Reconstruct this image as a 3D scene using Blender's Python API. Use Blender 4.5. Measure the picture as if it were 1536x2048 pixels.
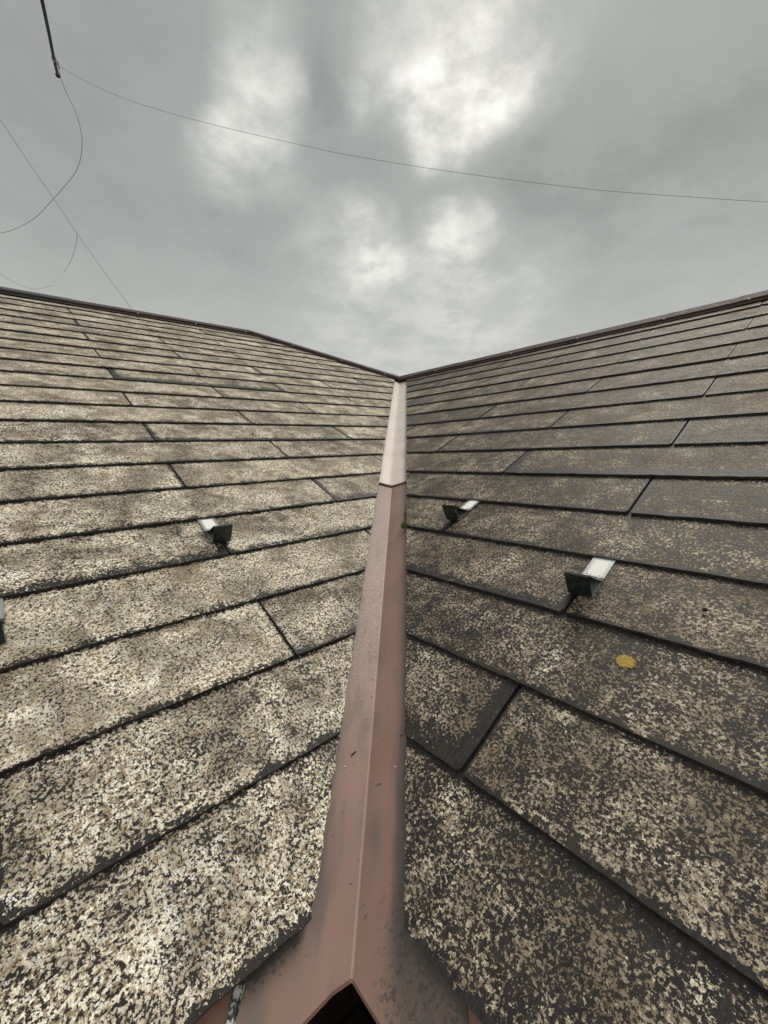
import bpy, bmesh, math, random
from mathutils import Vector, Matrix, noise
import mathutils

for o in list(bpy.data.objects): bpy.data.objects.remove(o)
scene = bpy.context.scene
col = scene.collection
R_ = math.radians

# ------------------------------------------------------------------ camera
cam_d = bpy.data.cameras.new('camera'); cam = bpy.data.objects.new('camera', cam_d); col.objects.link(cam)
cam_d.sensor_fit = 'HORIZONTAL'; cam_d.sensor_width = 36.0
cam_d.lens = 813.5 / 1536 * 36.0
cam_d.clip_start = 0.02; cam_d.clip_end = 3000
CR = [[0.9973, 0.02419, 0.0693], [0.06497, 0.14867, -0.98675], [-0.03417, 0.98859, 0.1467]]
cam.matrix_world = Matrix.Translation((0.0864, -0.0062, 0.7256)) @ Matrix(CR).to_4x4()
scene.camera = cam

# ------------------------------------------------------------------ node helper
class NT:
    def __init__(self, tree): self.t = tree; self.n = tree.nodes; self.l = tree.links
    def node(self, typ, ins=None, **kw):
        nd = self.n.new(typ)
        for k, v in kw.items(): setattr(nd, k, v)
        for k, v in (ins or {}).items():
            s = nd.inputs[k]
            if hasattr(v, 'is_linked') or isinstance(v, bpy.types.NodeSocket): self.l.new(v, s)
            else: s.default_value = v
        return nd
    def m(self, op, a, b=None, c=None, clamp=False):
        nd = self.n.new('ShaderNodeMath'); nd.operation = op; nd.use_clamp = clamp
        for i, v in enumerate((a, b, c)):
            if v is None: continue
            if isinstance(v, bpy.types.NodeSocket): self.l.new(v, nd.inputs[i])
            else: nd.inputs[i].default_value = v
        return nd.outputs[0]
    def vm(self, op, a, b=None, out=0):
        nd = self.n.new('ShaderNodeVectorMath'); nd.operation = op
        for i, v in enumerate((a, b)):
            if v is None: continue
            if isinstance(v, bpy.types.NodeSocket): self.l.new(v, nd.inputs[i])
            else: nd.inputs[i].default_value = v
        return nd.outputs[out]
    def ss(self, v, a, b, lo=0.0, hi=1.0, kind='SMOOTHSTEP'):
        nd = self.n.new('ShaderNodeMapRange'); nd.interpolation_type = kind
        for k, x in (('Value', v), ('From Min', a), ('From Max', b), ('To Min', lo), ('To Max', hi)):
            if isinstance(x, bpy.types.NodeSocket): self.l.new(x, nd.inputs[k])
            else: nd.inputs[k].default_value = x
        return nd.outputs['Result']
    def noise(self, vec, scale, detail=3, rough=.5, dist=0.0, out='Fac'):
        nd = self.node('ShaderNodeTexNoise', {'Scale': scale, 'Detail': detail, 'Roughness': rough, 'Distortion': dist})
        if vec is not None: self.l.new(vec, nd.inputs['Vector'])
        return nd.outputs[out]
    def mix(self, f, a, b):
        nd = self.n.new('ShaderNodeMix'); nd.data_type = 'RGBA'
        for i, x in ((0, f), (6, a), (7, b)):
            if isinstance(x, bpy.types.NodeSocket): self.l.new(x, nd.inputs[i])
            else: nd.inputs[i].default_value = x if i == 0 else (*x, 1)
        return nd.outputs[2]

# ------------------------------------------------------------------ world : overcast sky
SUN_AZ, SUN_EL = R_(32), R_(52)      # azimuth measured from +Y towards +X
w = bpy.data.worlds.new('World'); scene.world = w; w.use_nodes = True
T = NT(w.node_tree); T.n.clear()
tc = T.node('ShaderNodeTexCoord').outputs['Generated']
d0 = T.vm('NORMALIZE', tc)
sep = T.node('ShaderNodeSeparateXYZ', {0: d0})
zz = T.m('MAXIMUM', sep.outputs[2], 0.0)
den = T.m('ADD', zz, .22)
cu = T.node('ShaderNodeCombineXYZ', {0: T.m('DIVIDE', sep.outputs[0], den), 1: T.m('DIVIDE', sep.outputs[1], den), 2: 0.0}).outputs[0]
wv = T.noise(T.vm('MULTIPLY', d0, (5.0, 5.0, 5.0)), 1.0, 5, .55, 0, 'Color')
wv2 = T.noise(d0, 2.2, 2, .5, 0, 'Color')
warp = T.vm('ADD', T.vm('MULTIPLY', T.vm('SUBTRACT', wv, (.5, .5, .5)), (.20, .20, .20)), T.vm('MULTIPLY', T.vm('SUBTRACT', wv2, (.5, .5, .5)), (.14, .14, .14)))
dw = T.vm('NORMALIZE', T.vm('ADD', d0, warp))
# bright breaks and heavy patches of the cloud deck : direction, angular radius (deg), amount
blobs = [((-.21, .718, .653), 4, .26), ((-.228, .745, .62), 4, .26), ((-.235, .775, .580), 4.5, .36), ((-.25, .80, .54), 5, .30), ((-.318, .761, .566), 6, .08), ((-.20, .815, .535), 5, .14),
         ((.035, .75, .66), 6, .20), ((.07, .775, .628), 6, .46), ((.10, .80, .59), 5, .48), ((.17, .80, .58), 4, .24), ((.05, .82, .571), 5, .06),
         ((-.045, .915, .402), 2.8, .30), ((-.095, .915, .395), 2.6, .22), ((-.005, .918, .395), 2.4, .18), ((.095, .905, .412), 2.4, .20), ((.135, .90, .41), 2.6, .28), ((.165, .90, .395), 2.2, .16), ((.03, .86, .50), 16, .09), ((-.12, .912, .395), 4.5, .18), ((.164, .927, .339), 7, .12),
         ((.03, .955, .295), 14, .13), ((.285, .733, .618), 9, .10), ((.0, .99, .1), 18, .08),
         ((-.127, .74, .66), 6, -.10), ((-.107, .792, .602), 7, -.10), ((-.20, .85, .48), 8, -.07), ((-.40, .70, .6), 14, -.05), ((.443, .772, .456), 13, -.08),
         ((.354, .762, .542), 10, -.06), ((.27, .83, .49), 7, -.07), ((-.057, .865, .50), 5.5, -.12), ((.02, .883, .469), 4.5, -.09), ((.181, .866, .466), 6, -.12),
         ((-.22, .892, .396), 7, -.04), ((-.47, .73, .49), 12, -.03)]
acc = .395
wisp = T.ss(T.noise(cu, 4.2, 6, .62, .1), .34, .64, .45, 1.5)
for dv, rad, amt in blobs:
    v = Vector(dv).normalized()
    dt = T.vm('DOT_PRODUCT', dw, tuple(v), out=1)
    acc = T.m('ADD', acc, T.m('MULTIPLY', wisp, T.ss(dt, math.cos(R_(rad * 1.55)), math.cos(R_(rad * .1)), 0.0, (amt * .60 if amt < 0 else amt * .62) * .60, 'SMOOTHERSTEP')))
cl1 = T.m('MULTIPLY', T.m('SUBTRACT', T.noise(cu, 1.7, 5, .5, .1), .5), .08)
cl2 = T.m('MULTIPLY', T.m('SUBTRACT', T.noise(cu, 5.0, 5, .55, .1), .5), .07)
acc = T.m('ADD', acc, T.m('ADD', cl1, cl2))
# an overcast deck is brightest overhead; extra brightness there and behind the viewer is added, unseen, to light the roof
acc = T.m('ADD', acc, T.ss(sep.outputs[2], .50, .16, 0, .10))
acc = T.m('ADD', acc, T.ss(sep.outputs[2], .72, 1.0, 0, .50))
acc = T.m('ADD', acc, T.ss(sep.outputs[1], .45, -.6, 0, .40))
acc = T.m('MAXIMUM', acc, .12)
tint = T.mix(T.ss(acc, .34, .75), (.955, 1.0, .965), (1.0, .995, .94))
cloud = T.vm('MULTIPLY', tint, T.node('ShaderNodeCombineXYZ', {0: acc, 1: acc, 2: acc}).outputs[0])
# below the horizon : dull ground haze
cloud = T.mix(T.ss(sep.outputs[2], -.12, -.01), (.16, .16, .15), cloud)
sky = T.node('ShaderNodeTexSky'); sky.sky_type = 'NISHITA'; sky.sun_disc = False
sky.sun_elevation = SUN_EL; sky.sun_rotation = SUN_AZ; sky.dust_density = 5
bg1 = T.node('ShaderNodeBackground', {'Color': cloud, 'Strength': 1.0})
bg2 = T.node('ShaderNodeBackground', {'Color': sky.outputs[0], 'Strength': 0.002})
ad = T.node('ShaderNodeAddShader', {0: bg1.outputs[0], 1: bg2.outputs[0]})
T.node('ShaderNodeOutputWorld', {0: ad.outputs[0]})

sd = bpy.data.lights.new('sun', 'SUN'); sd.energy = 1.5; sd.angle = R_(24); sd.color = (1.0, .95, .85)
so = bpy.data.objects.new('sun', sd); col.objects.link(so)
sdir = Vector((math.sin(SUN_AZ) * math.cos(SUN_EL), math.cos(SUN_AZ) * math.cos(SUN_EL), math.sin(SUN_EL)))
so.rotation_euler = sdir.to_track_quat('Z', 'Y').to_euler(); so.location = (0, 0, 20)

scene.view_settings.view_transform = 'Standard'; scene.view_settings.look = 'None'
scene.view_settings.exposure = 0.0; scene.view_settings.gamma = 1.0
scene.render.engine = 'CYCLES'

# ------------------------------------------------------------------ geometry frame of the roof
TH = 0.45335; c_, s_ = math.cos(TH), math.sin(TH); r_ = math.sqrt(.5)
E_ = .182; SW = .9052; VLN = math.hypot(c_, 1)
TL0, TR0 = 4.183, 3.0972            # slope distance of the first course line under each ridge
TLA, TRA = 4.383, 3.232             # ridge apex distances
THK = .0070; AL = (THK + .0005) / E_
class Plane:
    def __init__(s, O, e, g):
        s.O = Vector(O); s.e = Vector(e).normalized(); s.g = Vector(g).normalized(); n = s.e.cross(s.g)
        s.n = n if n.z > 0 else -n
    def at(s, u, t, h=0.0): return s.O + s.e * u + s.g * t + s.n * h
L = Plane((0, 0, 0), (r_, r_, 0), (-c_ * r_, c_ * r_, s_))
R = Plane((0, 0, 0), (-r_, r_, 0), (c_ * r_, c_ * r_, s_))
oB = 2 * TRA * c_; oM = 2 * TLA * c_
B = Plane(Vector((r_, r_, 0)) * oB, (-r_, r_, 0), (-c_ * r_, -c_ * r_, s_))
M = Plane(Vector((-r_, r_, 0)) * oM, (r_, r_, 0), (c_ * r_, -c_ * r_, s_))
def valley(pl, m, p, h):            # m along the valley, p in-plane distance from it
    dv = (pl.e * c_ + pl.g) / VLN; pv = (-pl.e + pl.g * c_) / VLN
    return dv * m + pv * p + pl.n * h

def tag(o, label=None, cat=None, group=None, kind=None):
    for k, v in (('label', label), ('category', cat), ('group', group), ('kind', kind)):
        if v: o[k] = v
    return o
def link(name, me, mats, parent=None):
    o = bpy.data.objects.new(name, me); col.objects.link(o)
    for m in (mats if isinstance(mats, (list, tuple)) else [mats]): me.materials.append(m)
    if parent: o.parent = parent
    return o
def mesh(name, vs, fs, mats, parent=None, smooth=False, recalc=True):
    me = bpy.data.meshes.new(name); me.from_pydata([tuple(v) for v in vs], [], fs)
    if recalc:
        bm = bmesh.new(); bm.from_mesh(me); bmesh.ops.recalc_face_normals(bm, faces=bm.faces); bm.to_mesh(me); bm.free()
    if smooth:
        for p in me.polygons: p.use_smooth = True
    me.update(); return link(name, me, mats, parent)
def tube(pts, rad, k=6, r2=None):
    pts = [Vector(p) for p in pts]; vs, fs = [], []
    for i, p in enumerate(pts):
        a = pts[max(0, i - 1)]; b = pts[min(len(pts) - 1, i + 1)]; d = (b - a).normalized()
        x = d.orthogonal().normalized() if i == 0 else (px - d * px.dot(d)).normalized()
        px = x; y = d.cross(x); rr = rad if r2 is None else rad + (r2 - rad) * i / (len(pts) - 1)
        for j in range(k):
            an = 2 * math.pi * j / k; vs.append(p + (x * math.cos(an) + y * math.sin(an)) * rr)
    for i in range(len(pts) - 1):
        for j in range(k):
            a = i * k + j; b = i * k + (j + 1) % k; fs.append((a, b, b + k, a + k))
    fs.append(tuple(range(k))[::-1]); fs.append(tuple(range((len(pts) - 1) * k, len(pts) * k)))
    return vs, fs
def spline(pts, n=8):               # Catmull-Rom through the points
    P = [Vector(p) for p in pts]; P = [P[0] * 2 - P[1]] + P + [P[-1] * 2 - P[-2]]; o = []
    for i in range(1, len(P) - 2):
        for k in range(n):
            t = k / n; a, b, c, d = P[i - 1], P[i], P[i + 1], P[i + 2]
            o.append(.5 * ((2 * b) + (c - a) * t + (2 * a - 5 * b + 4 * c - d) * t * t + (3 * b - a - 3 * c + d) * t ** 3))
    o.append(P[-2]); return o

# ------------------------------------------------------------------ materials
def new_mat(name):
    m = bpy.data.materials.new(name); m.use_nodes = True; T = NT(m.node_tree); T.n.clear()
    b = T.node('ShaderNodeBsdfPrincipled'); T.node('ShaderNodeOutputMaterial', {0: b.outputs[0]}); return m, T, b
def setb(T, b, **kw):
    for k, v in kw.items():
        k = {'col': 'Base Color', 'rough': 'Roughness', 'metal': 'Metallic', 'nor': 'Normal', 'spec': 'Specular IOR Level'}[k]
        if isinstance(v, bpy.types.NodeSocket): T.l.new(v, b.inputs[k])
        else: b.inputs[k].default_value = (*v, 1) if k == 'Base Color' else v

def slate_mat(name, dens, A, Bm, topband, botband, cream, tan, bare, lowdark, stain, tonebase):
    m, T, b = new_mat(name)
    up = T.node('ShaderNodeUVMap', uv_map='plane').outputs[0]
    ut = T.node('ShaderNodeSeparateXYZ', {0: T.node('ShaderNodeUVMap', uv_map='tile').outputs[0]})
    ur = T.node('ShaderNodeSeparateXYZ', {0: T.node('ShaderNodeUVMap', uv_map='rnd').outputs[0]})
    tau, r1, r2 = ut.outputs[1], ur.outputs[0], ur.outputs[1]
    wid = T.node('ShaderNodeSeparateXYZ', {0: T.node('ShaderNodeUVMap', uv_map='wid').outputs[0]}).outputs[0]
    side = T.m('MINIMUM', ut.outputs[0], T.m('SUBTRACT', wid, ut.outputs[0]))
    cen = lambda v, k: T.m('MULTIPLY', T.m('SUBTRACT', v, .5), k)
    big = T.noise(up, 6.0, 4, .6, .4); mid = T.noise(up, 34.0, 3, .65, .3); fine = T.noise(up, 55.0, 2, .5)
    d = T.m('ADD', T.m('ADD', cen(big, A), cen(mid, Bm)), T.m('ADD', dens, cen(r1, .16)))
    # growth stops short of the drip edge, of the strip under the course above and of the joints
    jit = cen(fine, .022)
    tb = T.m('ADD', tau, T.m('ADD', jit, cen(mid, .03)))
    wide = T.m('ADD', botband, T.m('MULTIPLY', T.m('POWER', r2, 12.0), .05))
    kb = T.ss(tb, T.m('MULTIPLY', wide, .2), T.m('MULTIPLY', wide, 1.4), .42, 0.0)
    kt = T.ss(T.m('ADD', tau, T.m('ADD', jit, cen(mid, .05))), .182 - topband, .182, 0.0, .5)
    sw = T.m('ADD', .004, T.m('MULTIPLY', T.m('POWER', r2, 7.0), .035))
    ks = T.ss(T.m('ADD', side, cen(fine, .012)), T.m('MULTIPLY', sw, .3), sw, .45, 0.0)
    d = T.m('SUBTRACT', d, T.m('ADD', T.m('MAXIMUM', kb, kt), ks))
    d = T.m('SUBTRACT', d, T.ss(r1, .0, .02, .0, 0.0))
    fl = T.noise(up, 185.0, 3, .62, .25)
    fl = T.m('ADD', T.m('MULTIPLY', T.m('SUBTRACT', fl, .5), 2.4), .5)
    sp = T.noise(T.vm('ADD', up, (3.1, 7.7, 0)), 420.0, 3, .6, .2)
    fl = T.m('ADD', fl, cen(sp, .95))
    th = T.m('SUBTRACT', 1.0, d)
    pit = T.noise(T.vm('ADD', up, (31.0, 13.0, 0)), 240.0, 3, .65, .2)
    fl = T.m('SUBTRACT', fl, T.ss(pit, .55, .63, 0, .9))
    mask = T.ss(fl, T.m('SUBTRACT', th, .07), T.m('ADD', th, .05))
    # tone of the crust : tan, cream and whitish crumbs
    t1 = T.noise(T.vm('ADD', up, (11.3, 2.7, 0)), 120.0, 5, .75, .3)
    t2 = T.noise(T.vm('ADD', up, (5.3, 9.1, 0)), 9.0, 2, .55, .4)
    tone = T.m('ADD', T.m('ADD', T.m('MULTIPLY', T.m('SUBTRACT', t1, .5), 5.2), cen(t2, 2.6)), tonebase)
    tone = T.m('ADD', tone, T.m('MULTIPLY', T.m('SUBTRACT', .0, lowdark), T.ss(t2, .42, .60, 0, 1)))
    cr = T.mix(T.ss(tone, .10, .85), tan, cream)
    dk_ = T.noise(T.vm('ADD', up, (21.0, 3.3, 0)), 9.0, 5, .66, .5)
    cr = T.mix(T.m('MULTIPLY', T.ss(T.m('ADD', T.m('ADD', dk_, cen(t1, 1.5)), T.m('MULTIPLY', cen(big, .5), -1.0)), .49, .62), stain + .15), cr, (.085, .060, .034))
    d_st = dk_
    cr = T.mix(T.ss(T.m('ADD', tone, cen(sp, 1.2)), .95, 1.35), cr, tuple(min(.8, x * 1.32 + .04) for x in cream))
    olive = T.noise(T.vm('ADD', up, (1.3, 4.1, 0)), 30.0, 4, .6)
    cr = T.mix(T.ss(olive, .52, .72, 0, .18), cr, (tan[0] * .95, tan[1] * 1.0, tan[2] * .62))
    grain = T.noise(up, 300.0, 4, .75)
    cr = T.vm('MULTIPLY', cr, T.vm('ADD', T.vm('MULTIPLY', T.node('ShaderNodeCombineXYZ', {0: grain, 1: grain, 2: grain}).outputs[0], (2.2, 2.2, 2.2)), (-.10, -.10, -.10)))
    # riven cement slate : fine ribs up the slope, thin greyish film
    st = T.noise(T.vm('MULTIPLY', up, (170.0, 22.0, 1.0)), 1.0, 3, .6, .4)
    film = T.noise(up, 60.0, 4, .7)
    bc = T.mix(T.ss(T.m('ADD', st, cen(film, 1.0)), .35, .75), tuple(x * .38 for x in bare), tuple(x * 1.15 for x in bare))
    brown = T.ss(T.noise(T.vm('ADD', up, (8.3, .7, 0)), 14.0, 3, .6), .45, .7, 0, .7)
    bc = T.mix(brown, bc, (.026, .019, .013))
    setb(T, b, col=T.mix(mask, bc, cr), rough=T.m('ADD', T.ss(mask, 0, 1, .52, .95), cen(film, .2)), spec=.30)
    hgt = T.m('ADD', T.m('MULTIPLY', mask, .0011), T.m('ADD', T.m('MULTIPLY', grain, .0007), T.m('MULTIPLY', st, .0008)))
    bp = T.node('ShaderNodeBump', {'Height': hgt, 'Strength': .8, 'Distance': 1.0})
    setb(T, b, nor=bp.outputs[0]); return m
SL = slate_mat('lichen_slate_dense', .69, .50, 1.15, .006, .010, (.96, .885, .71), (.29, .222, .145), (.022, .018, .016), .42, .52, .66)  # dense, pale cream lichen cover
SR = slate_mat('lichen_slate_patchy', .52, .62, 1.25, .012, .008, (.66, .58, .44), (.205, .16, .112), (.024, .020, .019), .30, .45, .44)  # sparser lichen cover in darker tan tones

m_edge, T, b = new_mat('slate_edge')
oc = T.node('ShaderNodeTexCoord').outputs['Object']
nz = T.noise(oc, 120, 3, .6)
setb(T, b, col=T.mix(T.ss(nz, .35, .75), (.014, .012, .011), (.055, .046, .038)), rough=.8)
m_cut, T, b = new_mat('slate_cut_edge')
oc = T.node('ShaderNodeTexCoord').outputs['Object']
nz = T.noise(oc, 150, 4, .65)
setb(T, b, col=T.mix(T.ss(nz, .42, .54), (.05, .045, .04), (.60, .56, .48)), rough=.85)

def paint(name, colr, colr2, gray, rough, speck=1.0):
    m, T, b = new_mat(name)
    uv = T.node('ShaderNodeUVMap', uv_map='flash').outputs[0]
    q = T.node('ShaderNodeSeparateXYZ', {0: uv}); a, mm = q.outputs[0], q.outputs[1]
    ab = T.m('ABSOLUTE', a)
    n1 = T.noise(T.vm('MULTIPLY', uv, (1.0, .20, 1)), 26.0, 2, .5, .2)
    n2 = T.noise(uv, 7.0, 2, .5); n3 = T.noise(uv, 160.0, 4, .7, .5)
    base = T.mix(T.ss(n2, .3, .7), colr, colr2)
    # sooty runs where water lies, heavier towards the eaves
    low = T.ss(mm, 1.15, .45)
    st = T.m('MULTIPLY', T.ss(T.m('ADD', n1, T.m('MULTIPLY', low, .05)), .50, .76), T.ss(mm, 1.25, .6, .25, 1.0))
    base = T.mix(T.m('MULTIPLY', st, .75), base, gray)
    base = T.mix(T.ss(ab, .0016, .0006, 0, .35), base, (.48, .36, .31))
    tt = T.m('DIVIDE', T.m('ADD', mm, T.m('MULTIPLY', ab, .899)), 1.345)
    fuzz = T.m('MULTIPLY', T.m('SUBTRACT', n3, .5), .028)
    gr_shade = T.m('MULTIPLY', T.ss(T.m('ADD', tt, fuzz), .347, .360), T.ss(ab, .052, .062))
    base = T.mix(T.m('MULTIPLY', gr_shade, T.ss(a, .0, -.01, .55, .92)), base, (.022, .019, .015))  # grime with the shadow of the eaves slates painted into it
    rim = T.m('MULTIPLY', T.ss(T.m('ADD', ab, T.m('MULTIPLY', T.m('SUBTRACT', n1, .5), .02)), .036, .064), T.ss(mm, .36, .47, 0.0, .55))  # smudge and soft shadow beside the slate edges, painted into the colour
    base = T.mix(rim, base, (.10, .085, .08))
    # black speckled grime on the right-hand half of the eaves end
    rt = T.m('MULTIPLY', T.ss(a, .012, .05), T.ss(mm, .56, .42))
    sp = T.ss(T.m('ADD', T.m('MULTIPLY', n3, .6), T.m('MULTIPLY', T.noise(uv, 30.0, 4, .65), .4)), .50, .58)
    base = T.mix(T.m('MULTIPLY', T.m('MULTIPLY', rt, sp), .8), base, (.035, .032, .03))
    # grime and painted slate shadow in front of the left eaves slates (a growing away from the fold)
    sc_ = T.m('MULTIPLY', T.ss(T.noise(T.vm('MULTIPLY', uv, (420.0, 14.0, 1)), 1.0, 2, .5, .6), .70, .74), T.ss(T.noise(uv, 12.0, 1, .5), .5, .6, 0, .5))
    base = T.mix(sc_, base, (.45, .34, .28))
    rr_ = T.m('MULTIPLY', T.ss(T.m('ADD', a, T.m('MULTIPLY', T.m('SUBTRACT', n1, .5), .05)), .030, .062), T.ss(mm, .68, .52, 0, .6))  # painted edge shadow again, stronger on the lower right
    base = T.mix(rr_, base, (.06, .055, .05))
    dots = T.ss(T.noise(uv, 95.0, 1, .5), .735, .76)
    base = T.mix(T.m('MULTIPLY', dots, .75 * speck), base, (.045, .03, .025))
    setb(T, b, col=base, rough=T.m('ADD', T.ss(n3, .3, .7, rough - .05, rough + .08), T.m('MULTIPLY', st, .12)), spec=.42)
    bp = T.node('ShaderNodeBump', {'Height': T.noise(uv, 900.0, 2, .5), 'Strength': .04, 'Distance': .001})
    setb(T, b, nor=bp.outputs[0]); return m
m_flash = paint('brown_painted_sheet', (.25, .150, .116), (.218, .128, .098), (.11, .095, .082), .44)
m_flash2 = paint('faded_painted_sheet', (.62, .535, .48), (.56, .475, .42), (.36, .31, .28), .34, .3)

def cap_mat(name, a, bcol, rough):
    m, T, b = new_mat(name); oc = T.node('ShaderNodeTexCoord').outputs['Object']
    n = T.noise(oc, 6, 4, .6); n2 = T.noise(oc, 60, 3, .6)
    setb(T, b, col=T.mix(T.ss(T.m('ADD', n, T.m('MULTIPLY', n2, .3)), .45, .85), a, bcol), rough=T.ss(n2, .3, .7, rough, rough + .15), spec=.3); return m
m_cap = cap_mat('ridge_cap_brown', (.042, .026, .025), (.062, .040, .038), .62)
m_capd = cap_mat('ridge_cap_dark_grey', (.035, .034, .036), (.055, .053, .054), .42)
m_dark = cap_mat('gutter_shaded_brown', (.010, .007, .006), (.018, .012, .009), .6)  # near-black brown: shade inside the gutter is put into this colour
m_drip = cap_mat('eaves_drip_brown', (.20, .10, .065), (.26, .14, .10), .45)
m_gut_shade = cap_mat('gutter_shade_fill', (.006, .005, .004), (.014, .011, .008), .9)  # near-black so the gutter bottom reads as deep shade
m_cable = cap_mat('cable_grey', (.26, .26, .26), (.32, .32, .32), .7)
m_rod = cap_mat('cable_dark_purple', (.032, .022, .048), (.055, .042, .075), .7)
m_grain = cap_mat('pale_grain', (.6, .55, .45), (.7, .66, .58), .8)
m_twig = cap_mat('twig_brown', (.05, .025, .015), (.08, .04, .025), .8)
m_stucco = cap_mat('wall_render', (.42, .38, .31), (.50, .46, .38), .9)
m_wood = cap_mat('fascia_wood', (.05, .03, .022), (.07, .045, .03), .7)
m_deck = cap_mat('roof_underlay', (.015, .014, .013), (.02, .02, .02), .9)

m_galv, T, b = new_mat('weathered_galvanised_strap')
oc = T.node('ShaderNodeTexCoord').outputs['Object']; q = T.node('ShaderNodeSeparateXYZ', {0: oc})
n = T.noise(oc, 90, 4, .6); n2 = T.noise(oc, 400, 2, .5)
ex = T.m('ADD', T.m('ABSOLUTE', q.outputs[0]), T.m('MULTIPLY', T.m('SUBTRACT', n, .5), .012))
patch = T.m('MULTIPLY', T.ss(ex, .018, .012), T.m('MULTIPLY', T.ss(T.m('ADD', q.outputs[1], T.m('MULTIPLY', T.m('SUBTRACT', n, .5), .03)), .066, .074), T.ss(q.outputs[1], .126, .118)))
setb(T, b, col=T.mix(patch, T.mix(n, (.20, .22, .22), (.40, .42, .42)), (.80, .79, .74)), rough=T.ss(patch, 0, 1, .38, .8), metal=T.ss(patch, 0, 1, .45, .0))
m_plate, T, b = new_mat('dark_coated_plate')
oc = T.node('ShaderNodeTexCoord').outputs['Object']
n = T.noise(oc, 70, 5, .65)
setb(T, b, col=T.mix(T.ss(n, .48, .68), (.008, .014, .015), (.045, .050, .040)), rough=T.ss(n, .3, .7, .3, .55))
m_fold, T, b = new_mat('dirty_bare_metal_fold')
oc = T.node('ShaderNodeTexCoord').outputs['Object']; n = T.noise(oc, 130, 4, .7, .5)
setb(T, b, col=T.mix(T.ss(n, .46, .56), (.03, .028, .026), (.50, .49, .45)), rough=.6, metal=.2)
m_rim, T, b = new_mat('bare_metal_rim'); setb(T, b, col=(.55, .57, .57), metal=.7, rough=.35)

m_moss, T, b = new_mat('moss_green'); oc = T.node('ShaderNodeTexCoord').outputs['Object']
n = T.noise(oc, 260, 3, .6); setb(T, b, col=T.mix(T.ss(n, .35, .65), (.018, .028, .005), (.12, .125, .02)), rough=.95)
m_yel, T, b = new_mat('yellow_lichen'); oc = T.node('ShaderNodeTexCoord').outputs['Object']
n = T.noise(oc, 330, 3, .7); setb(T, b, col=T.mix(T.ss(n, .35, .68), (.46, .30, .07), (.72, .56, .20)), rough=.95)

# ------------------------------------------------------------------ house root
house = bpy.data.objects.new('house', None); col.objects.link(house); house.location = (0, 0, -5.2)
bpy.context.view_layer.update()
tag(house, 'house with two lichen-covered slate roofs meeting at a brown metal valley', 'house')
OFF = Vector((0, 0, 5.2))
def hmesh(name, vs, fs, mats, parent=None, **k):
    par = parent or house
    return mesh(name, [Vector(v) + (OFF if par is house else OFF) for v in vs], fs, mats, par, **k)

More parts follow.
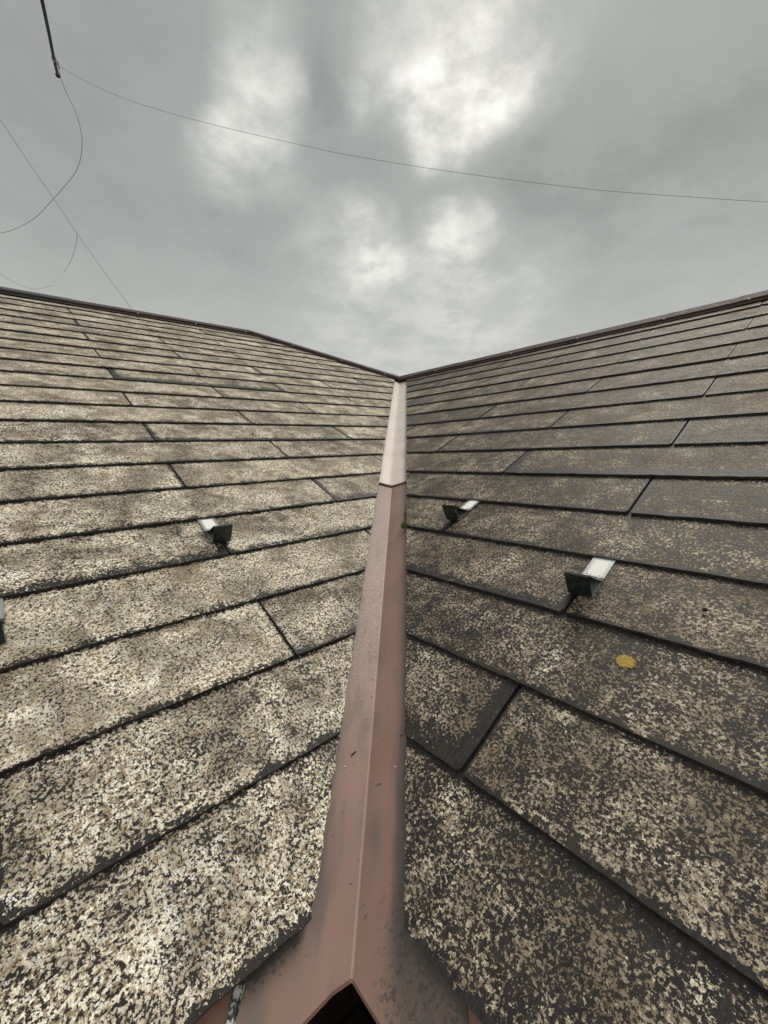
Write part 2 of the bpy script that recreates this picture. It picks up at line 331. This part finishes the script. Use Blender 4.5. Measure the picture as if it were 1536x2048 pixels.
# ------------------------------------------------------------------ slates
def clip(poly, a, b, cc, flag):      # keep a*s+b*t<=cc ; poly items (s,t,edgeflag of the edge starting here)
    out = []
    n = len(poly)
    for i in range(n):
        p, q = poly[i], poly[(i + 1) % n]
        fp, fq = a * p[0] + b * p[1] - cc, a * q[0] + b * q[1] - cc
        if fp <= 0: out.append(p if True else 0)
        if (fp <= 0) != (fq <= 0):
            k = fp / (fp - fq); x = (p[0] + (q[0] - p[0]) * k, p[1] + (q[1] - p[1]) * k)
            if fp <= 0: out.append((*x, flag))
            else: out.append((*x, p[2]))
    return out
def field(name, pl, t0, i0, i1, u0, parity, smin, smax, clips, mats, seed, label, gap, chamf, special=None, valley_flag=True):
    rng = random.Random(seed); vs, fs, uvp, uvt, uvr, mi, uvw = [], [], [], [], [], [], []
    for i in range(i0, i1 + 1):
        tl = t0 - i * E_
        sh = u0 + (.5 * SW if (i % 2) == parity else 0)
        k0 = math.floor((smin - sh) / SW) - 1
        for k in range(k0, k0 + int((smax - smin) / SW) + 4):
            sa, sb = sh + k * SW, sh + (k + 1) * SW
            g1, g2 = gap * rng.uniform(.25, .65), gap * rng.uniform(.25, .65)
            a, b2 = sa + g1, sb - g2
            dt = rng.uniform(-.0012, .0012); rot = rng.uniform(-.0012, .0012)
            ln = .366
            poly = []
            n = 34
            poly.append((a, tl + chamf + rng.uniform(0, .003), 0)); 
            for j in range(n + 1):
                f = j / n; x = a + chamf * .9 + (b2 - a - chamf * .9 - .002) * f
                poly.append((x, tl + dt + rot * (x - a) + rng.gauss(0, .0006) + .0011 * noise.noise(Vector((x * 25, tl * 9, seed))), 0))
            poly.append((b2, tl + .003, 0)); 
            nn = 6
            for j in range(1, nn): poly.append((b2 + rng.gauss(0, .0004), tl + ln * j / nn, 0))
            poly.append((b2, tl + ln, 0)); poly.append((a, tl + ln, 0))
            for j in range(nn - 1, 0, -1): poly.append((a + rng.gauss(0, .0004), tl + ln * j / nn, 0))
            ok = True
            for (ca, cb, cc, fl) in clips:
                poly = clip(poly, ca, cb, cc, fl)
                if len(poly) < 3: ok = False; break
            if not ok: continue
            # roughen the hand-cut valley edge
            out = []
            for j in range(len(poly)):
                p, q = poly[j], poly[(j + 1) % len(poly)]
                out.append(p)
                if p[2] == 2:
                    d = math.hypot(q[0] - p[0], q[1] - p[1]); ns = int(d / .009)
                    for z in range(1, ns):
                        f = z / ns; jx = rng.gauss(0, .0009) + .0007 * noise.noise(Vector((p[0] + (q[0] - p[0]) * f, p[1] * 3 + f * 7, 4.0)) * 14)
                        out.append((p[0] + (q[0] - p[0]) * f + jx, p[1] + (q[1] - p[1]) * f - jx, 2))
            poly = out
            dz = rng.uniform(0, .0009); tw = rng.uniform(-.0008, .0008)
            r1, r2 = rng.random(), rng.random()
            if special and (i, k) in special: r1, r2 = special[(i, k)]
            ox, oy = rng.uniform(0, 60), rng.uniform(0, 60)
            base = len(vs); n = len(poly)
            H = [dz + tw * (p[0] - a) / SW - AL * (p[1] - tl) for p in poly]
            for p, h in zip(poly, H): vs.append(pl.at(p[0], p[1], h))
            for p, h in zip(poly, H): vs.append(pl.at(p[0], p[1], h - THK))
            def addf(idx, m_):
                fs.append(idx); mi.append(m_)
                for v in idx:
                    p = poly[(v - base) % n]
                    uvp.append((p[0] + ox, p[1] + oy)); uvt.append((p[0] - a, p[1] - tl)); uvr.append((r1, r2)); uvw.append((b2 - a, 0.0))
            addf(tuple(range(base, base + n)), 0)
            addf(tuple(range(base + 2 * n - 1, base + n - 1, -1)), 1)
            for j in range(n):
                j2 = (j + 1) % n
                addf((base + j, base + n + j, base + n + j2, base + j2), 2 if poly[j][2] == 2 else 1)
    me = bpy.data.meshes.new(name); me.from_pydata([tuple(v + OFF) for v in vs], [], fs)
    for nm, dat in (('plane', uvp), ('tile', uvt), ('rnd', uvr), ('wid', uvw)):
        l = me.uv_layers.new(name=nm)
        l.data.foreach_set('uv', [c for x in dat for c in x])
    me.polygons.foreach_set('material_index', mi)
    # orientation
    if pl.e.cross(pl.g).z < 0: me.flip_normals()
    me.update(); o = link(name, me, mats, house); o['label'] = label; return o

vt = 2 * TRA * c_
vclipL = (1 / VLN, -c_ / VLN, -.0525, 2); vclipR = (1 / VLN, -c_ / VLN, -.068, 2)
spL = {}; spR = {}
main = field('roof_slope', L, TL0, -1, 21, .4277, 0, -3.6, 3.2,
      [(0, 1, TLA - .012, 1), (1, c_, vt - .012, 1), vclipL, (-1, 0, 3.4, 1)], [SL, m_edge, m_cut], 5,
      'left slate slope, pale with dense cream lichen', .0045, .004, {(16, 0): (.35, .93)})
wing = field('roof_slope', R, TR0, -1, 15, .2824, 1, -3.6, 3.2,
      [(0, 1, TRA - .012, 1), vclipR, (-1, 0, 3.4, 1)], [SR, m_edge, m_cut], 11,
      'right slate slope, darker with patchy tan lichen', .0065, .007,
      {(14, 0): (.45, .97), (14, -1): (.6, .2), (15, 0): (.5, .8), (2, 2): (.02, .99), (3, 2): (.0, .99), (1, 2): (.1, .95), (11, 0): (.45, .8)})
# slopes on the far side of the ridges
f3 = field('roof_slope', B, TR0, -1, 16, 0, 1, -3.6, vt / 2 + 1, [(0, 1, TRA - .012, 1), (1, 0, vt / 2, 1), (-1, 0, 3.4, 1)], [SR, m_edge, m_cut], 21, 'far slope behind the right ridge', .006, .006)
f4 = field('roof_slope', B, TR0 + .182 * 7, -1, 23, 0, 1, 0, oM, [(-1, 0, -vt / 2, 1), (-1, c_, -.01, 1), (1, c_, oM - .01, 1)], [SR, m_edge, m_cut], 23, 'far hip slope behind the left hip', .006, .006)
f5 = field('roof_slope', M, TL0, -1, 22, 0, 1, -3.6, oB, [(0, 1, TLA - .012, 1), (1, c_, vt - .012, 1), (-1, 0, 3.4, 1)], [SL, m_edge, m_cut], 29, 'far slope behind the left ridge', .006, .006)
# boarding under the slates
dk = -.0275
def quad(pl, pts, h): return [pl.at(u, t, h) for u, t in pts]
vs = []; fs = []
for pl, pts in ((L, [(-3.4, .34), (.34 * c_, .34), (vt / 2, TRA), (vt - TLA * c_, TLA), (-3.4, TLA)]),
                (R, [(-3.4, .34), (.34 * c_, .34), (vt / 2, TRA), (-3.4, TRA)]),
                (B, [(-3.4, .34), (vt / 2, .34), (vt / 2, TRA), (-3.4, TRA)]),
                (B, [(vt / 2, .34), (oM - .34 * c_, .34), (TLA * c_, TLA), (vt / 2, TRA)]),
                (M, [(-3.4, .34), (vt - .34 * c_, .34), (vt - TLA * c_, TLA), (-3.4, TLA)])):
    b0 = len(vs); vs += quad(pl, pts, dk - .003); fs.append(tuple(range(b0, b0 + len(pts))))
hmesh('roof_boarding', vs, fs, m_deck, recalc=False)

# ------------------------------------------------------------------ valley flashing
FH = -.0245; XC, ZC = .001, -.0276
def flash_pt(a, m, lift=0.0, vshape=1.0):
    pl = L if a < 0 else R
    pv = valley(pl, m, abs(a), FH + lift)
    f = min(1.0, abs(a) / .012)
    dv = (L.e * c_ + L.g) / VLN
    cr = dv * m + Vector((XC, 0, ZC + lift * 1.1))
    if a == 0: return cr
    # straight facet from the crease to .030, then parallel to the slope
    if abs(a) >= .012: return pv
    e = valley(pl, m, .012, FH + lift); return cr.lerp(e, f)
def sheet(name, m0, m1, nm, acs, mat, lift, label, disp=0.0, thick=.0006, parent=None, fl=True):
    vs, fs, uv = [], [], []
    for i in range(nm + 1):
        m = m0 + (m1 - m0) * i / nm
        for a in acs:
            p = flash_pt(a, m + (.010 if a == 0 else 0), lift)
            if disp:
                k = noise.noise(Vector((a * 9, m * 9, 1.7))) * disp + disp * .8 * max(0, noise.noise(Vector((a * 3, m * 17, 6.1)))) 
                k += .0028 * math.exp(-((m - m0) / .012) ** 2)
                p = p + Vector((0, 0, k))
            vs.append(p); uv.append((a, m))
    na = len(acs)
    for i in range(nm):
        for j in range(na - 1): fs.append((i * na + j, i * na + j + 1, (i + 1) * na + j + 1, (i + 1) * na + j))
    me = bpy.data.meshes.new(name); me.from_pydata([tuple(v + OFF) for v in vs], [], fs)
    l = me.uv_layers.new(name='flash')
    l.data.foreach_set('uv', [c for f in fs for v in f for c in uv[v]])
    o = link(name, me, mat, parent or house); o['label'] = label
    if disp:
        for p in me.polygons: p.use_smooth = True
    md = o.modifiers.new('thickness', 'SOLIDIFY'); md.thickness = thick; md.offset = -1
    return o
acs = [-.12, -.10, -.08, -.065, -.05, -.04, -.027, -.012, 0, .012, .027, .04, .05, .065, .08, .10, .12]
vtop = TRA * c_ * c_ / VLN + TRA / VLN
# lower sheet : valley strip plus the flare over the eaves, one mesh
TE = .303; m_e = TE * (c_ * c_ + 1) / VLN
lv, lu, lf = [], [], []
m_t = 1.95; nm = 60
acl = [-.113] + acs[1:-1] + [.13]
for i in range(-1, nm + 1):
    for a in acl:
        ms = (.297 if a < 0 else .293) * VLN - c_ * abs(a) + (.0162 if a == 0 else 0)            # the eaves cut runs level, so the strip starts on a slant
        m = ms + (m_t - ms) * max(i, 0) / nm
        p = flash_pt(a, m)
        if i < 0: p = p + Vector((0, -.002, -.004))
        lv.append(p); lu.append((a, m))
na = len(acl)
for i in range(nm + 1):
    for j in range(na - 1): lf.append((i * na + j, i * na + j + 1, (i + 1) * na + j + 1, (i + 1) * na + j))
me = bpy.data.meshes.new('valley_flashing'); me.from_pydata([tuple(v + OFF) for v in lv], [], lf)
l = me.uv_layers.new(name='flash'); l.data.foreach_set('uv', [c for f in lf for v in f for c in lu[v]])
bm = bmesh.new(); bm.from_mesh(me); bmesh.ops.recalc_face_normals(bm, faces=bm.faces); bm.to_mesh(me); bm.free()
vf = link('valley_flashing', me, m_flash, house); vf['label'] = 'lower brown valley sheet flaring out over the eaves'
md = vf.modifiers.new('thickness', 'SOLIDIFY'); md.thickness = .0005; md.offset = -1
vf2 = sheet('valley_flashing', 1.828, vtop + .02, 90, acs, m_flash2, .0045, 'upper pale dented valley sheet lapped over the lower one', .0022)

# ------------------------------------------------------------------ ridge and hip caps
def cap(name, P0, P1, sides, apex_h, prof, mat, label, n=12, z0=0.0):
    vs, fs = [], []
    A, Bv = Vector(P0), Vector(P1); ax = (Bv - A).normalized()
    np_ = len(prof)
    for i in range(n + 1):
        P = A.lerp(Bv, i / n); wob = .0012 * noise.noise(P * 3)
        row = []
        for (wv_, nv) in sides:
            pts = [P + wv_ * d + nv * (h + z0 + wob) for d, h in prof]
            row.append(pts)
        line = row[0][::1] + [P + Vector((0, 0, apex_h + z0 + wob))] + row[1][::-1]
        vs += line
    k = 2 * np_ + 1
    for i in range(n):
        for j in range(k - 1): fs.append((i * k + j, i * k + j + 1, (i + 1) * k + j + 1, (i + 1) * k + j))
    o = hmesh(name, vs, fs, mat); o['label'] = label
    md = o.modifiers.new('thickness', 'SOLIDIFY'); md.thickness = .0008; md.offset = 0
    return o
def down(pl, ax):                    # unit vector in plane pl, perpendicular to ax, pointing down
    v = pl.n.cross(ax).normalized(); return v if v.z < 0 else -v
def screw_at(P, nrm, parent):
    x = nrm.orthogonal().normalized(); y = nrm.cross(x); vs = []; fs = []
    rings = [(.0055, 0), (.0055, .0012), (.0042, .0028), (.0018, .0036)]
    for r, h in rings:
        for j in range(8):
            a = j * math.pi / 4; vs.append(P + (x * math.cos(a) + y * math.sin(a)) * r + nrm * h)
    for i in range(3):
        for j in range(8): fs.append((i * 8 + j, i * 8 + (j + 1) % 8, i * 8 + 8 + (j + 1) % 8, i * 8 + 8 + j))
    fs.append(tuple(range(24, 32)))
    return mesh('screw', [v + OFF for v in vs], fs, m_rim, parent)
PR = [(.092, .0045), (.066, .0075), (.0655, .0225)]
PRr = [(.068, .0045), (.048, .0075), (.0475, .0190)]
def ridge_caps():
    e = L.e; sd = [(down(L, e), L.n), (down(M, e), M.n)]
    sk = vt - TLA * c_
    P = lambda s: L.at(s, TLA)
    a = cap('ridge_cap', P(-3.42), P(.475), sd, .030, [(.098, .0045), (.070, .0075), (.0695, .0245)], m_capd, 'dark grey ridge cap sheet at the far left', z0=.002)
    b = cap('ridge_cap', P(.455), P(sk + .01), sd, .029, PR, m_cap, 'brown ridge cap sheet on top of the left slope')
    for s in (.9, 1.35, 1.8): screw_at(P(s) + sd[0][0] * .0665 + L.n * .0165, sd[0][0], b)
    for s in (.0, -.6, -1.2): screw_at(P(s) + sd[0][0] * .0705 + L.n * .0175, sd[0][0], a)
    # hip
    H0 = L.at(sk, TLA); H1 = L.at(vt / 2, TRA); ax = (H1 - H0).normalized()
    sh = [(down(L, ax), L.n), (down(B, ax), B.n)]
    h = cap('hip_cap', H0 - ax * .02, H1 - ax * .0 + ax * .03, sh, .030, [(.070, .0045), (.050, .0075), (.0495, .0235)], m_cap, 'brown hip cap running down to the valley head')
    for f in (.3, .62, .9): screw_at(H0.lerp(H1, f) + sh[0][0] * .0505 + L.n * .016, sh[0][0], h)
    # far hip
    H2 = M.at(sk, TLA); H3 = M.at(sk + (TLA - .34) * c_, .34); ax = (H3 - H2).normalized()
    cap('hip_cap', H2, H3, [(down(M, ax), M.n), (down(B, ax), B.n)], .030, PR, m_cap, 'hip cap on the far side')
    # wing ridge
    e = R.e; sr = [(down(R, e), R.n), (down(B, e), B.n)]; P = lambda s: R.at(s, TRA)
    spans = [(-3.42, .385, .0022), (.365, 2.2, 0.0), (2.18, vt / 2 + .055, .0016)]
    labs = ['brown ridge cap sheet at the far right', 'brown ridge cap sheet along the middle of the right ridge', 'short brown ridge cap sheet ending over the valley']
    for (a0, a1, z0), lb in zip(spans, labs):
        o = cap('ridge_cap', P(a0), P(a1), sr, .030, PRr, m_cap, lb, z0=z0)
        for s in (-1.4, -.55, .34, .70, 1.18, 1.66, 2.4, 2.7):
            if a0 < s < a1: screw_at(P(s) + sr[0][0] * .0485 + R.n * (.0165 + z0), sr[0][0], o)
ridge_caps()

# ------------------------------------------------------------------ snow guards
def guard(pl, s0, tC, tA, label, sgn, first=True):
    wd = .046; root = bpy.data.objects.new('tmp', None)
    # local frame : x across, y up the slope from the plate foot, z off the slates
    sc = s0 + wd / 2
    ang = Matrix((( -pl.e if sgn > 0 else pl.e), pl.g, pl.n)).transposed()
    if ang.determinant() < 0: ang = Matrix(((pl.e), pl.g, pl.n)).transposed()
    bpy.data.objects.remove(root)
    y0, yA, y1 = 0.0, tA - tC, .175; hw = wd / 2; tk = .0011; zb = .0012
    # strap mesh with two holes' rims modelled as raised rings
    def slab(poly, thick, ax):
        n = len(poly); vs = [Vector(p) for p in poly] + [Vector(p) + ax * thick for p in poly]
        return vs, [tuple(range(n))[::-1], tuple(range(n, 2 * n))] + [(i, (i + 1) % n, n + (i + 1) % n, n + i) for i in range(n)]
    vs, fs = slab([(-hw, y0, zb), (hw, y0, zb), (hw, y1, zb), (-hw, y1, zb)], tk, Vector((0, 0, 1)))
    lines = [.058, .075]
    o = mesh('snow_guard', vs, fs, m_galv); bv = o.modifiers.new('bevel', 'BEVEL'); bv.width = .0004
    tilt = Matrix.Rotation(-AL, 4, 'X')
    o.parent = house; o.matrix_local = Matrix.Translation(OFF) @ Matrix.Translation(pl.at(sc, tC, .0018 - AL * 0.05)) @ ang.to_4x4() @ tilt
    o['label'] = label
    # upright plate with back brace : one folded sheet, open at both sides
    hp = .054; vs, fs = [], []
    prof = [(0.0, zb + tk), (-.002, hp), (.0015, hp + .0012), (yA * .55, hp * .46), (yA, zb + tk + .0006), (yA + .010, zb + tk + .0004)]
    th = .001
    for (y, z) in prof:
        for x in (-hw - .001, hw + .001): vs.append((x, y, z))
    for i in range(len(prof) - 1): fs.append((i * 2, i * 2 + 1, i * 2 + 3, i * 2 + 2))
    p = mesh('upright_plate', vs, fs, m_plate, o, recalc=False); md = p.modifiers.new('thickness', 'SOLIDIFY'); md.thickness = .0011; md.offset = 0
    # rivet eyelets
    for x in (-.013, .013):
        v2, f2 = [], []
        for r, z in ((.0055, .0), (.0050, .0014), (.0032, .0014), (.0026, .0004)):
            for j in range(12):
                a = j * math.pi / 6; v2.append((x + r * math.cos(a), yA + .0135 + r * math.sin(a), zb + tk + z))
        for i in range(3):
            for j in range(12): f2.append((i * 12 + j, i * 12 + (j + 1) % 12, i * 12 + 12 + (j + 1) % 12, i * 12 + 12 + j))
        mesh('rivet', v2, f2, m_rim, o)
    return o
guard(R, .250, .967, 1.020, 'snow guard with a white-faded strap, nearest on the right slope', 1)
guard(R, .717, 1.156, 1.210, 'snow guard on the right slope beside the valley', 1)
guard(L, .404, 1.141, 1.196, 'snow guard with mottled plate, on the left slope', -1)
guard(L, -.052, .962, 1.018, 'snow guard cut by the left border of the view', -1)

# ------------------------------------------------------------------ eaves : drip strip, fascia, gutter, walls
def eave_pt(side, q, along, z):      # q horizontal inward distance, along from the corner outwards
    if side < 0: return Vector((r_, r_, 0)) * (-along + q) * 1.0 + Vector((-r_, r_, 0)) * q + Vector((0, 0, z))
    return Vector((-r_, r_, 0)) * (-along + q) + Vector((r_, r_, 0)) * q + Vector((0, 0, z))
def run(name, prof, mat, label, a0=0.0, a1=3.9, thick=.0015, solid=True, closed=False, both=(-1, 1), amin=None):
    vs, fs = [], []
    for side in both:
        st = a0 if amin is None else amin[0 if side < 0 else 1]
        for al in (st, a1):
            for q, z in prof: vs.append(eave_pt(side, q, al, z))
        k = len(prof); b0 = len(vs) - 2 * k
        for j in range(k - (0 if closed else 1)):
            fs.append((b0 + j, b0 + (j + 1) % k, b0 + k + (j + 1) % k, b0 + k + j))
        if closed: fs.append(tuple(range(b0, b0 + k))); fs.append(tuple(range(b0 + k, b0 + 2 * k)))
    o = hmesh(name, vs, fs, mat); 
    if label: o['label'] = label
    if solid: md = o.modifiers.new('thickness', 'SOLIDIFY'); md.thickness = thick; md.offset = 0
    return o
qe = TE * c_; ze = TE * s_ + FH
run('drip_edge', [(qe + .004, ze - .022), (qe + .001, ze - .006), (qe + .001, ze - .006), (qe + .08, ze - .006 + .08 * s_ / c_)], m_drip, 'brown drip strip under the eaves slates', amin=(.135, .16))
run('fascia', [(qe + .055, ze - .010), (qe + .055, -.16), (qe + .08, -.16), (qe + .08, ze)], m_wood, None, closed=True, solid=False)
run('gutter', [(qe - .105, ze - .020), (qe - .115, ze - .020), (qe - .112, ze - .035), (qe - .100, ze - .125), (qe + .035, ze - .125), (qe + .052, ze - .03)], m_dark, 'brown gutter with its shade in the colour, round the inner corner of the eaves')
run('gutter_shade_fill', [(qe - .098, ze - .112), (qe + .032, ze - .112), (qe + .034, ze - .120), (qe - .098, ze - .120)], m_gut_shade, None, closed=True, solid=False)  # added dark layer, stands in for the shade at the gutter bottom
run('soffit', [(qe + .08, -.155), (qe + .60, -.155)], m_wood, None, thick=.01)
run('wall', [(qe + .60, .0), (qe + .60, -5.2), (qe + .78, -5.2), (qe + .78, .0)], m_stucco, None, closed=True, solid=False, a0=.0)
# silvery unpainted end folds of the flashing where it stops over the eaves
for side, pl, pe in ((-1, L, .113),):
    vs = []
    for dp, dh in ((0, .0010), (.003, .0040), (.010, .0040), (.012, -.004)):
        for m in (TE * VLN - c_ * (pe + dp) - .001, .50): vs.append(valley(pl, m, pe + dp, FH + dh))
    o = hmesh('flashing_end_fold', vs, [(0, 1, 3, 2), (2, 3, 5, 4), (4, 5, 7, 6)], m_fold); md = o.modifiers.new('thickness', 'SOLIDIFY'); md.thickness = .0006

# ------------------------------------------------------------------ small growths and litter
GROUPS = {'grit': 'specks of grit on the valley sheet', 'moss_tuft': 'small moss tufts on the slates'}
def blobmoss(name, P, rx, n, label, mat, hup, seed, nrm, stretch=None, leaf=.0016):
    rng = random.Random(seed); vs, fs = [], []
    x = (stretch or nrm.orthogonal()).normalized(); y = nrm.cross(x).normalized()
    for i in range(n):
        u, v = rng.gauss(0, .42), rng.gauss(0, .42); rr = math.hypot(u, v)
        if rr > 1: u, v = u / rr * .8, v / rr * .8; rr = .8
        if rr > .72 + .16 * noise.noise(Vector((math.cos(math.atan2(v, u)) * 3, math.sin(math.atan2(v, u)) * 3, seed))) + rng.random() * .25: continue
        h = hup * math.sqrt(max(0, 1 - rr * rr)) * rng.uniform(.6, 1.0)
        c = P + x * u * rx[0] + y * v * rx[1] + nrm * (h + .0004)
        b0 = len(vs); s = leaf * rng.uniform(.6, 1.4)
        D = [Vector((rng.gauss(0, 1), rng.gauss(0, 1), rng.gauss(0, 1))).normalized() * s for _ in range(3)]
        for d in (D[0], D[1], -D[0], -D[1], D[2], -D[2]): vs.append(c + d)
        fs += [(b0, b0 + 1, b0 + 4), (b0 + 1, b0 + 2, b0 + 4), (b0 + 2, b0 + 3, b0 + 4), (b0 + 3, b0, b0 + 4), (b0 + 1, b0, b0 + 5), (b0 + 2, b0 + 1, b0 + 5), (b0 + 3, b0 + 2, b0 + 5), (b0, b0 + 3, b0 + 5)]
    o = mesh(name, [v - P for v in vs], fs, mat); o.location = P; tag(o, label, name.split('_')[0]); return o
dvv = (L.e * c_ + L.g) / VLN
blobmoss('moss_clump', valley(R, .905 * c_ / VLN + 1.103 / VLN - .0, .060, -.012), (.024, .0125), 1100, 'round green moss clump on the right edge of the valley', m_moss, .016, 3, R.n, dvv, .0018)
blobmoss('moss_strip', valley(R, 1.50, .0630, -.014), (.085, .0045), 1400, 'thin line of dark moss along the valley edge above the clump', m_moss, .009, 4, R.n, dvv, .0014)
yl = blobmoss('lichen_rosette', R.at(.152, .848, -AL * (.848 - (TR0 - 13 * E_)) + .0008), (.0165, .0145), 1500, 'round yellow-orange lichen rosette on a slate of the right slope', m_yel, .0012, 5, R.n, R.e, .0011)
for i, (pl, u, t, lb) in enumerate(((R, .077, .999, 'small black moss tuft on a slate of the right slope'), (L, .825, 1.872, 'tiny dark moss tuft on the upper left slope'))):
    blobmoss('moss_tuft', pl.at(u, t, .0), (.005, .004), 90, lb, m_dark, .004, 7 + i, pl.n, None, .0014)
def flash_hit(a, m, up=.0012): return flash_pt(a, m) + Vector((0, 0, up))
LITTER = []
vs, fs = tube([(-.006, 0, 0), (-.002, .0006, .0003), (.002, 0, .0002), (.006, .0004, 0)], .0013, 6, .0009)
o = mesh('twig', vs, fs, m_twig, smooth=True); o.location = flash_hit(-.020, .665, .0016); o.rotation_euler = (.3, 0, R_(55)); tag(o, 'short brown twig scrap on the left half of the valley sheet', 'twig')
def grain(a, m, r, mat, lb):
    bm = bmesh.new(); bmesh.ops.create_icosphere(bm, subdivisions=2, radius=r)
    for v in bm.verts: v.co *= 1 + .35 * noise.noise(v.co * 700 + Vector((a * 90, m * 50, 0))); v.co.z *= .7
    me = bpy.data.meshes.new('grit'); bm.to_mesh(me); bm.free()
    o = link('grit', me, mat); o.location = flash_hit(a, m, r * .5); tag(o, lb, 'grit')
grain(-.033, .640, .0016, m_grain, 'pale grain on the left half of the valley sheet below the twig')
grain(.042, .640, .0015, m_grain, 'pale grain near the right edge of the valley sheet')
grain(.012, .616, .0015, m_twig, 'dark grain just right of the valley crease')
grain(.0165, .616, .0014, m_twig, 'dark grain, right one of a pair beside the crease')
grain(.052, .693, .0017, m_twig, 'dark grain close to the right slates on the valley sheet')

# ------------------------------------------------------------------ cables in the sky
def cable(name, pts, rad, mat, label, cat, n=8, r2=None, k=6):
    p = spline(pts, n); c = p[0].copy(); vs, fs = tube([q - c for q in p], rad, k, r2)
    o = mesh(name, vs, fs, mat, smooth=True); o.location = c; tag(o, label, cat); return o
rodp = [(-0.6733, 0.9291, 1.9247), (-0.9922, 1.3525, 2.2358), (-1.2428, 1.6888, 2.4352), (-1.4424, 1.9592, 2.5723), (-1.6139, 2.1891, 2.6877), (-1.7393, 2.3637, 2.764)]
rod = cable('service_cable', rodp, .0066, m_rod, 'thick dark purple cable hanging in from the top left corner, ending in the sky', 'cable', 4, None, 10)
c0 = rod.location
e1 = Vector(rodp[-1]); ed = (e1 - Vector(rodp[-2])).normalized()
vs, fs = tube([e1 - ed * .006 - c0, e1 + ed * .004 - c0, e1 + ed * .013 - c0 + Vector((.012, 0, 0))], .0115, 10, .006); mesh('end_cap', vs, fs, m_rod, rod)
rj = Vector(rodp[-2]); vs, fs = tube([rj - ed * .012 - c0, rj + ed * .012 - c0], .0098, 10); mesh('joint_sleeve', vs, fs, m_cable, rod)
lc = cable('overhead_wire', [(-1.7836, 2.4347, 2.8721), (-2.0386, 3.1357, 3.3281), (-2.1497, 3.9534, 3.8194), (-2.0506, 5.3856, 4.645), (-1.4949, 6.9001, 5.4216), (-0.8313, 7.7512, 5.7725), (0.5001, 8.937, 6.2118), (2.1281, 9.7803, 6.4095), (4.5332, 10.5464, 6.4448), (6.927, 10.8632, 6.2991), (8.479, 10.9211, 6.1292), (10.7178, 10.8218, 5.798)],
      .0011, m_cable, 'long grey wire sagging right across the sky to the right border', 'wire', 8, .0062)
dc = cable('overhead_wire', [(-1.7836, 2.4347, 2.8721), (-1.8214, 2.4884, 2.8651), (-1.8779, 2.5964, 2.8653), (-1.9753, 2.7802, 2.9154), (-2.0893, 2.961, 2.9509), (-2.2686, 3.2014, 3.0333), (-2.4815, 3.438, 3.0822), (-2.7259, 3.6533, 3.1213), (-3.2395, 4.0449, 3.209), (-3.7818, 4.4142, 3.2667), (-4.3289, 4.7441, 3.36), (-4.7052, 4.9382, 3.4374), (-5.4631, 5.2924, 3.6184)],
      .0013, m_cable, 'thin wire curving down in a bow from the thick cable end to the left border', 'wire', 8, .0028)
c1 = dc.location; q = Vector((-1.7836, 2.4347, 2.8721))
vs, fs = tube([q + Vector((-.004, 0, .016)) - c1, q + Vector((-.001, 0, .008)) - c1, q - c1, q + Vector((.002, .0, -.014)) - c1], .0085, 10, .004); mesh('clamp', vs, fs, m_cable, dc)
cable('overhead_wire', [(-4.0846, 4.123, 4.5404), (-4.6163, 5.0771, 4.7313), (-5.1445, 6.0206, 4.8868), (-5.5332, 6.8388, 4.9216), (-6.0053, 7.8593, 4.9286), (-6.4764, 9.1964, 4.7558), (-6.8428, 10.6019, 4.4263), (-6.9385, 11.6706, 3.9355)],
      .0024, m_cable, 'straight wire slanting down from the left border behind the left ridge', 'wire', 6, .0042)
cable('overhead_wire', [(-6.0053, 7.8593, 4.9286), (-6.0847, 7.8869, 4.7575), (-6.1828, 7.8993, 4.578), (-6.2818, 7.8936, 4.424), (-6.3844, 7.8721, 4.2895)], .0045, m_cable, 'short wire tail hanging from the straight slanting wire', 'wire', 6, .003)
cable('overhead_wire', [(-6.0611, 5.8321, 3.746), (-5.9162, 6.0856, 3.5289), (-5.8252, 6.2134, 3.4405), (-5.7109, 6.3367, 3.4012), (-5.6178, 6.414, 3.4168), (-5.4523, 6.5204, 3.5052)], .0030, m_cable, 'faint wire loop just above the left ridge at the left border', 'wire', 6, .0015)

# ------------------------------------------------------------------ ground far below
m_gr, T, b = new_mat('ground_gravel'); oc = T.node('ShaderNodeTexCoord').outputs['Object']
n = T.noise(oc, 3, 6, .65); setb(T, b, col=T.mix(n, (.05, .055, .04), (.16, .15, .12)), rough=.95)
g = mesh('ground', [(-900, -900, -5.2), (900, -900, -5.2), (900, 900, -5.2), (-900, 900, -5.2)], [(0, 1, 2, 3)], m_gr); g['kind'] = 'structure'
bpy.context.view_layer.update()

for o in col.objects:
    k = o.name.split('.')[0]
    if k in GROUPS: o['group'] = GROUPS[k]
